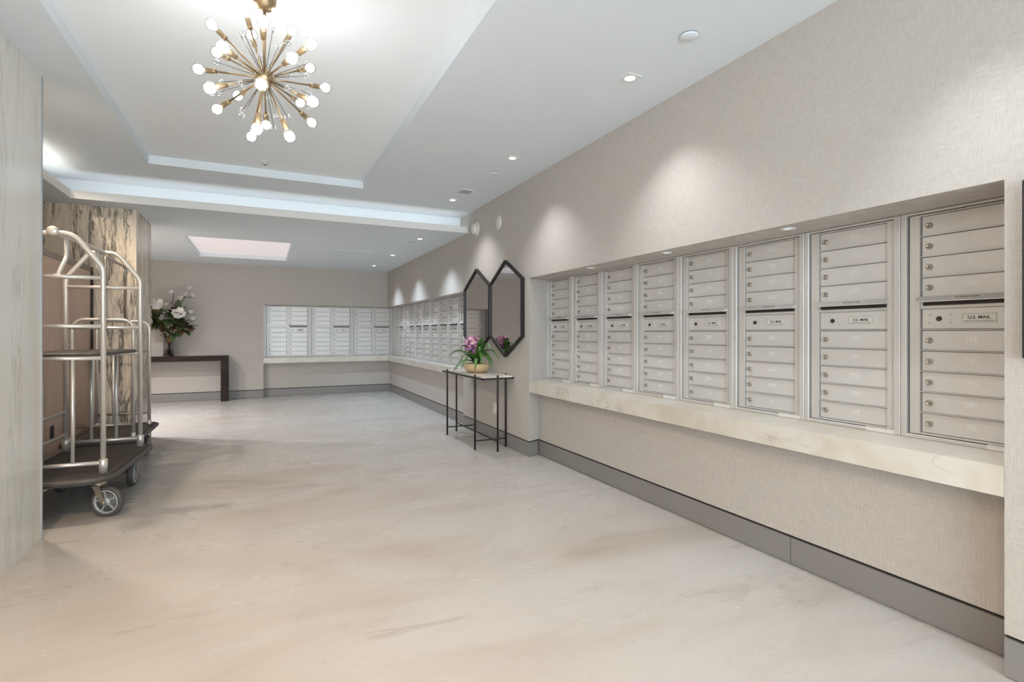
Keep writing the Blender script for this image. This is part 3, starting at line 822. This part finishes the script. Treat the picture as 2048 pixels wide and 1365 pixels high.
for a, ln, rs, dr in LV:
    obj('leaf', strap_leaf((rnd.uniform(-.02,.02), rnd.uniform(-.02,.02), 0.095), a, ln*1.12, rs, dr, 0.033+rnd.uniform(0,0.008)), M['leaf'], t)
fl = [mk(petal_flower(0.047, 5, 0.25, 0.34), 'flower', M['petal']), mk(petal_flower(0.047, 5, 0.3, 0.36), 'flower', M['petal2'])]
th = mk(MB().ball((0,0,0.006), 0.0115, 8, 5, sz=0.8), 'throat', M['throat'])
FC = Vector((-0.02, 0.07, 0.30)); axes = []
k = 0
for lat in (-35, -5, 25, 55, 85):
    cnt = {-35:5, -5:7, 25:6, 55:4, 85:1}[lat]
    for i in range(cnt):
        az = 2*PI*i/cnt + lat*0.3
        d = Vector((math.cos(az)*math.cos(math.radians(lat)), math.sin(az)*math.cos(math.radians(lat)), math.sin(math.radians(lat))))
        p = FC + Vector((d.x*0.075, d.y*0.075, d.z*0.085))
        o = share('flower', fl[1] if lat < -4 and i % 2 == 0 else fl[0], t, p)
        o.rotation_mode = 'QUATERNION'; o.rotation_quaternion = d.to_track_quat('Z', 'Y')
        share('throat', th, o)
obj('flower_stem', MB().tube([(0.0,0.01,0.09),(-0.005,0.03,0.16),(-0.015,0.055,0.24),FC], [0.007,0.006,0.005,0.004], 8), M['leaf'], t)

# ------------------------------------------------------------------ dark wooden console with magnolia vase
CZ = 0.80
t = thing('wooden_console', 'dark espresso wood console table against the back wall', 'table', (-1.45,10.63,0))
x0, x1 = -0.92, 0.915
obj('table_top', MB().bbox(x0, x1, -0.16, 0.16, CZ-0.085, CZ, 0.003), M['darkwood'], t)
for x in (x0, x1-0.11):
    obj('leg', MB().bbox(x, x+0.11, -0.16, 0.16, 0.0, CZ-0.085, 0.003), M['darkwood'], t)
VX, VY = -1.43, 10.60
t = thing('glass_vase', 'clear cylindrical glass vase on the dark console', 'vase', (VX,VY,CZ))
obj('wall', MB().lathe([(0,0),(0.083,0),(0.085,0.006),(0.085,0.36),(0.079,0.36),(0.079,0.014),(0,0.014)], 28), M['glass'], t)
obj('water', MB().lathe([(0,0.016),(0.077,0.016),(0.077,0.115),(0,0.115)], 24), M['water'], t)
blossom = mk(petal_flower(0.125, 8, 0.45, 0.44, 0.9), 'blossom', M['mpetal'])
bud = mk(petal_flower(0.075, 7, 0.9, 0.46, 0.65), 'blossom', M['mpetal'])
def mleaf_mesh(nm, mat):
    m_ = MB(); V = []; Fs = []; L, n = 0.21, 6
    for i in range(n+1):
        q = i/n; w = 0.058*math.sin(PI*(0.04+0.93*q))
        for sg in (-1,0,1): V.append((L*q, sg*w, 0.02*math.sin(q*PI) + 0.012*abs(sg)))
    for i in range(n):
        for k in range(2): a = i*3+k; Fs.append((a,a+1,a+4,a+3))
    m_.add(V, Fs, True); return mk(m_, nm, mat)
ml = [mleaf_mesh('leaf', M['mleaf']), mleaf_mesh('leaf', M['mleaf']), mleaf_mesh('leaf', M['mleaf2'])]
rnd = random.Random(21)
def branch(base, tip, heads, nleaf, label):
    t = thing('magnolia_branch', label, 'flower branch', (VX,VY,CZ), 0, 'white magnolia branches in the glass vase')
    b0, tp = Vector(base), Vector(tip)
    neck = Vector((tp.x*0.16, tp.y*0.16, 0.36)); midp = Vector((tp.x*0.55, tp.y*0.6, 0.36+(tp.z-0.36)*0.55))
    pts = fillet([b0, neck, midp, tp], 0.3, 5)
    obj('stem', MB().tube(pts, [0.010*(1-0.6*i/(len(pts)-1)) for i in range(len(pts))], 7), M['bark'], t)
    for hp, big in heads:
        hp = Vector(hp)
        src = min(pts[len(pts)//2:], key=lambda q: (q-hp).length)
        if (src-hp).length > 0.03: obj('twig', MB().tube([src, src.lerp(hp,0.5)+Vector((0,0,0.01)), hp], 0.0045, 6), M['bark'], t)
        o = share('blossom', blossom if big else bud, t, hp)
        d = Vector((rnd.uniform(-0.5,0.6), -0.9, rnd.uniform(0.1,0.7))) if big else Vector((rnd.uniform(-0.6,0.6), rnd.uniform(-0.7,-0.1), 0.8))
        o.rotation_mode = 'QUATERNION'; o.rotation_quaternion = d.normalized().to_track_quat('Z','Y')
    for i in range(int(nleaf*1.5)):
        q = rnd.uniform(0.5, 0.98); src = pts[min(len(pts)-1, int(q*(len(pts)-1)))]
        src = src + Vector((rnd.uniform(-.06,.06), rnd.uniform(-.06,.03), rnd.uniform(-.06,.06)))
        o = share('leaf', ml[rnd.choice((0,1,1,0,2))], t, src)
        d = Vector((rnd.uniform(-1,1), rnd.uniform(-1,0.15), rnd.uniform(-0.7,0.6))).normalized()
        o.rotation_mode = 'QUATERNION'; o.rotation_quaternion = d.to_track_quat('X','Z')
# offsets from vase base: dx to the right along the wall, dz above the table top
branch((0.05,0,0.02), (-0.25,-0.05,0.82), [((-0.12,-0.10,0.86),1),((-0.21,-0.07,0.90),0)], 9, 'magnolia branch leaning left with a large open bloom')
branch((0.03,0.03,0.02), (-0.28,-0.04,0.60), [((-0.24,-0.12,0.55),0),((-0.27,-0.06,1.05),0)], 9, 'lowest magnolia branch on the left with deep green leaves')
branch((-0.03,0.02,0.02), (0.22,-0.06,1.00), [((0.20,-0.05,0.98),0),((0.30,-0.05,1.13),0),((0.38,-0.05,1.03),0),((0.26,-0.06,1.04),0)], 6, 'tallest magnolia branch rising right with several buds')
branch((-0.04,-0.02,0.02), (0.20,-0.10,0.72), [((0.17,-0.16,0.72),1),((0.31,-0.10,0.74),0)], 12, 'magnolia branch in the middle with the largest bloom')
branch((-0.02,-0.04,0.02), (0.34,-0.06,0.60), [((0.39,-0.10,0.63),0)], 10, 'low magnolia branch on the right with drooping leaves')
branch((0.0,0.04,0.02), (0.06,0.0,0.95), [((0.07,-0.05,1.07),0),((0.0,-0.08,0.86),0)], 8, 'upright magnolia branch in the centre of the vase')

# ------------------------------------------------------------------ wood partition behind the carts
t = thing('wood_partition', 'low partition of pinkish wood veneer behind the luggage carts', 'partition', (-1.50,0,0))
for y0_, y1_ in ((2.6,3.85),(3.853,5.10),(5.103,6.35)):
    obj('panel', MB().bbox(-0.04, 0.0, y0_, y1_, 0.0, 1.80, 0.0015), M['wood'], t)
obj('cap_rail', MB().bbox(-0.05, 0.004, 2.6, 6.35, 1.80, 1.848, 0.002), M['woodedge'], t)
obj('end_post', MB().bbox(-0.05, 0.004, 6.352, 6.43, 0, 1.848, 0.002), M['darkwood'], t)
outlet((-1.50, 5.31, 0.405), PI/2, 'black outlet on the pinkish wood partition', M['blackplastic'], 0.036)

# ------------------------------------------------------------------ luggage carts
def caster(root, x, y, yaw, r=0.098, top=0.235, off=0.0):
    """fork as part, tyre, rim and spokes as sub-parts; yaw = direction of the axle"""
    p = Vector((x, y, 0)); ax = Vector((math.cos(yaw), math.sin(yaw), 0)); rl = Vector((-ax.y, ax.x, 0))
    wc = p + rl*off; wc.z = r
    f_ = MB()
    f_.bbox(x-0.05, x+0.05, y-0.05, y+0.05, top-0.012, top, 0.002)
    f_.lathe([(0,0),(0.03,0),(0.032,0.02),(0.024,0.026),(0,0.026)], 14, origin=(x,y,top-0.036))
    for sg in (-1, 1):
        a = p + ax*(sg*0.030); b_ = wc + ax*(sg*0.034)
        P = [Vector((a.x,a.y,top-0.03)) + rl*0.022, Vector((a.x,a.y,top-0.03)) - rl*0.022, b_ - rl*0.014 - Vector((0,0,0.014)), b_ + rl*0.014 - Vector((0,0,0.014))]
        f_.extrude(P, ax*(sg*0.005))
        f_.lathe([(0,0),(0.011,0),(0.011,0.007),(0,0.007)], 10, origin=b_+ax*(sg*0.004), axis=ax*sg)
    fo = obj('caster_fork', f_, M['fork'], root)
    hw = 0.021
    obj('tyre', MB().lathe([(r*0.78,-hw*0.9),(r*0.94,-hw),(r,-hw*0.6),(r,hw*0.6),(r*0.94,hw),(r*0.78,hw*0.9),(r*0.78,-hw*0.9)], 32, origin=wc, axis=ax), M['rubber'], fo)
    rm = MB().lathe([(r*0.70,-hw*0.95),(r*0.79,-hw*0.95),(r*0.79,hw*0.95),(r*0.70,hw*0.95),(r*0.68,hw*0.4),(r*0.68,-hw*0.4),(r*0.70,-hw*0.95)], 32, origin=wc, axis=ax)
    rm.lathe([(0,-hw),(r*0.24,-hw),(r*0.24,hw),(0,hw)], 18, origin=wc, axis=ax)
    e2 = ax.cross(rl)
    for k_ in range(5):
        a = 2*PI*k_/5 + 0.5; d = rl*math.cos(a) + e2*math.sin(a); s2 = ax.cross(d)
        P = [wc + d*r*0.2 + s2*0.004, wc + d*r*0.2 - s2*0.004, wc + d*r*0.7 - s2*0.004, wc + d*r*0.7 + s2*0.004]
        rm.extrude([q - ax*hw*0.85 for q in P], ax*hw*1.7)
    obj('rim', rm, M['rim'], fo)
    obj('web', MB().lathe([(0,-hw*0.3),(r*0.7,-hw*0.3),(r*0.7,hw*0.3),(0,hw*0.3)], 24, origin=wc, axis=ax), M['hubdark'], fo)

def deck(root, hx, hy, z, cr):
    obj('deck', MB().prism(rrect(-hx, hx, -hy, hy, cr), z-0.045, z-0.008), M['rubber'], root)
    obj('carpet', MB().prism(rrect(-hx+0.012, hx-0.012, -hy+0.012, hy-0.012, cr-0.01), z-0.008, z), M['carpet'], root)
    P = rrect(-hx-0.004, hx+0.004, -hy-0.004, hy+0.004, cr, 8)
    obj('bumper', MB().tube([(x,y,z-0.02) for x,y in P], 0.019, 8, closed=True), M['rubber'], root)

def cart_a():
    t = thing('luggage_cart', 'steel birdcage luggage cart with arched top and black tray nearest the pier', 'luggage cart', (-1.159,4.725,0), math.radians(-3.3))
    px, py, zd, R = 0.243, 0.439, 0.281, 0.0165
    deck(t, 0.31, 0.575, zd, 0.16)
    for sy in (-1, 1):
        y = sy*py
        pts = fillet([(px,y,zd+0.02),(px,y,1.63),(0.085,y,1.845),(-0.085,y,1.845),(-px,y,1.63),(-px,y,zd+0.02)], 0.10, 7)
        hp = obj('arched_end_frame', MB().tube(pts, R, 12), M['steel'], t)
        for sx in (-1, 1):
            obj('collar', MB().lathe([(0,zd),(0.025,zd),(0.025,zd+0.085),(0.021,zd+0.09),(0,zd+0.09)], 16, origin=(sx*px,y,0)), M['steel'], hp)
            obj('bolt', MB().lathe([(0.006,0),(0.005,0.006),(0,0.007)], 8, origin=(sx*(px+R-0.002),y,1.245), axis=(sx,0,0)), M['frame'], hp)
        for z in (1.565, 1.245, 1.035, 0.345): obj('crossbar', MB().tube([(-px,y,z),(px,y,z)], 0.0135, 10), M['steel'], t)
        for x in (-px/3, px/3): obj('spindle', MB().tube([(x,y,0.345),(x,y,1.035)], 0.0115, 10), M['steel'], t)
        obj('brace', MB().tube(fillet([(0,y-sy*0.15,1.835),(0,y-sy*0.15,1.71),(0,y,1.565)], 0.08, 5), 0.013, 10), M['steel'], t)
    for z in (0.585, 0.41): obj('side_rail', MB().tube([(-px,-py,z),(-px,py,z)], 0.0135, 10), M['steel'], t)
    tb = obj('top_bar', MB().tube([(0,-py-0.055,1.845),(0,py+0.02,1.845)], R, 12), M['steel'], t)
    obj('end_knob', MB().lathe([(0,-0.016),(0.02,-0.014),(0.031,-0.005),(0.032,0.004),(0.018,0.014),(0,0.016)], 20, origin=(0,-py-0.065,1.847), axis=(0,1,0)), M['steel'], tb)
    obj('tray', MB().prism(rrect(-0.225, 0.225, -0.40, 0.43, 0.10), 1.052, 1.072), M['tray_black'], t)
    obj('tray_edge', MB().tube([(x,y,1.060) for x,y in rrect(-0.228, 0.228, -0.403, 0.433, 0.10, 8)], 0.012, 8, closed=True), M['rubber'], t)
    a0 = math.radians(3.3)
    caster(t, 0.225, -0.455, math.radians(-113)+a0, off=0.055)
    caster(t, -0.225, -0.455, math.radians(-60)+a0, off=0.05)
    caster(t, 0.225, 0.30, 0); caster(t, -0.225, 0.30, 0)
cart_a()

def cart_b():
    t = thing('luggage_cart', 'second luggage cart with low hoop ends and raised garment rail behind the first', 'luggage cart', (-1.225,5.925,0), 0)
    px, py, zd, R = 0.212, 0.365, 0.295, 0.0145
    deck(t, 0.262, 0.485, zd, 0.08)
    for sy in (-1, 1):
        y = sy*py
        pts = fillet([(px,y,zd),(px,y,1.318),(-px,y,1.318),(-px,y,zd)], 0.085, 7)
        hp = obj('hoop_end_frame', MB().tube(pts, R, 12), M['steel'], t)
        for sx in (-1, 1): obj('collar', MB().lathe([(0.02,zd),(0.02,zd+0.03),(0.0145,zd+0.035)], 14, origin=(sx*px,y,0)), M['steel'], hp)
        for z in (1.02, 0.405): obj('crossbar', MB().tube([(-px,y,z),(px,y,z)], 0.012, 10), M['steel_shaded'], t)
        for x in (-px/3, px/3): obj('spindle', MB().tube([(x,y,0.405),(x,y,1.02)], 0.0105, 10), M['steel'], t)
    obj('garment_rail', MB().tube(fillet([(0.015,-py,1.318),(0.015,-py,1.855),(0.015,py,1.855),(0.015,py,1.318)], 0.02, 3), 0.0125, 10), M['steel_shaded'], t)
    obj('hook', MB().tube(fillet([(0.015,py-0.06,1.85),(0.015,py-0.06,1.76),(0.015,py,1.70)], 0.05, 4), 0.006, 8), M['steel_shaded'], t)
    for x in (-0.19, 0.19):
        for y in (-0.36, 0.36): caster(t, x, y, 0, r=0.09, top=0.25)
cart_b()

# ------------------------------------------------------------------ chandelier
CB = Vector((0.012, 2.53, 2.318))
t = thing('chandelier', 'brass sputnik chandelier with glowing globe bulbs and crystal rods', 'chandelier', tuple(CB))
obj('hub', MB().ball((0,0,0), 0.041, 24, 14), M['brass'], t)
obj('stem', MB().tube([(0,0,0.03),(0,0,0.36)], 0.006, 10), M['brass'], t)
obj('canopy', MB().lathe([(0,0.297),(0.012,0.296),(0.032,0.306),(0.046,0.328),(0.050,0.352),(0.056,0.42),(0.060,0.457),(0,0.457)], 28), M['brass'], t)
# bulb and bead centres measured from the hub, in metres
bulbs = [
    (-0.209, 0.106, 0.239), (-0.077, 0.075, 0.317), (-0.007, -0.328, 0.069), (0.119, 0.106, 0.295), (0.168, -0.286, 0.046), (0.096, -0.318, -0.041),
    (0.202, 0.197, 0.18), (0.272, 0.175, 0.088), (0.178, -0.233, -0.161), (0.163, 0.29, 0.039), (0.214, 0.249, -0.067), (0.095, -0.143, -0.288),
    (0.009, 0.323, -0.088), (-0.029, -0.17, -0.287), (-0.056, 0.283, -0.17), (-0.199, 0.259, -0.073), (-0.115, 0.313, 0.029), (-0.19, -0.215, -0.173),
    (-0.268, 0.189, 0.067), (-0.197, 0.211, 0.17), (-0.142, -0.3, -0.047), (-0.012, -0.296, -0.157), (-0.054, 0.187, 0.273),
]
for bx_ in bulbs:
    v = Vector(bx_); L = v.length; d = v.normalized()
    a = obj('arm', MB().tube([d*0.03, d*(L-0.085)], 0.0042, 8), M['brass'], t)
    obj('socket', MB().lathe([(0,0),(0.0105,0),(0.0115,0.004),(0.0115,0.048),(0.009,0.052),(0,0.052)], 14, origin=d*(L-0.09), axis=d), M['brass'], a)
    obj('bulb_globe', MB().lathe([(0.009,-0.042),(0.0105,-0.034),(0.016,-0.024),(0.0235,-0.011),(0.0265,0.002),(0.024,0.014),(0.016,0.0225),(0.006,0.0262),(0,0.0265)], 18, origin=v, axis=d), M['bulbglass'], a)
    obj('filament_glow', MB().ball(v - d*0.001, 0.0205, 14, 10), M['bulb'], a)
rods = [
    (-0.094, 0.091, 0.208), (-0.071, -0.229, 0.054), (0.033, 0.044, 0.24), (0.081, -0.226, 0.056), (0.056, 0.122, 0.206), (-0.018, -0.244, -0.024),
    (-0.187, 0.133, 0.089), (-0.17, 0.176, 0.024), (-0.084, -0.195, -0.124), (-0.163, -0.118, -0.142), (-0.081, -0.098, -0.21), (-0.091, 0.218, -0.07),
    (0.018, 0.245, 0.015), (0.041, -0.134, -0.202), (0.039, 0.204, -0.131), (0.098, 0.216, -0.066), (0.183, 0.163, -0.022), (0.188, 0.155, 0.035),
    (0.081, -0.204, -0.112), (0.175, 0.135, 0.107), (0.176, 0.093, 0.144), (0.107, 0.187, 0.119),
]
for bx_ in rods:
    v = Vector(bx_); d = v.normalized()
    a = obj('rod', MB().tube([d*0.03, v], 0.0018, 6), M['darkbrass'], t)
    obj('crystal', MB().ball(v + d*0.006, 0.0125, 10, 7), M['crystal'], a)
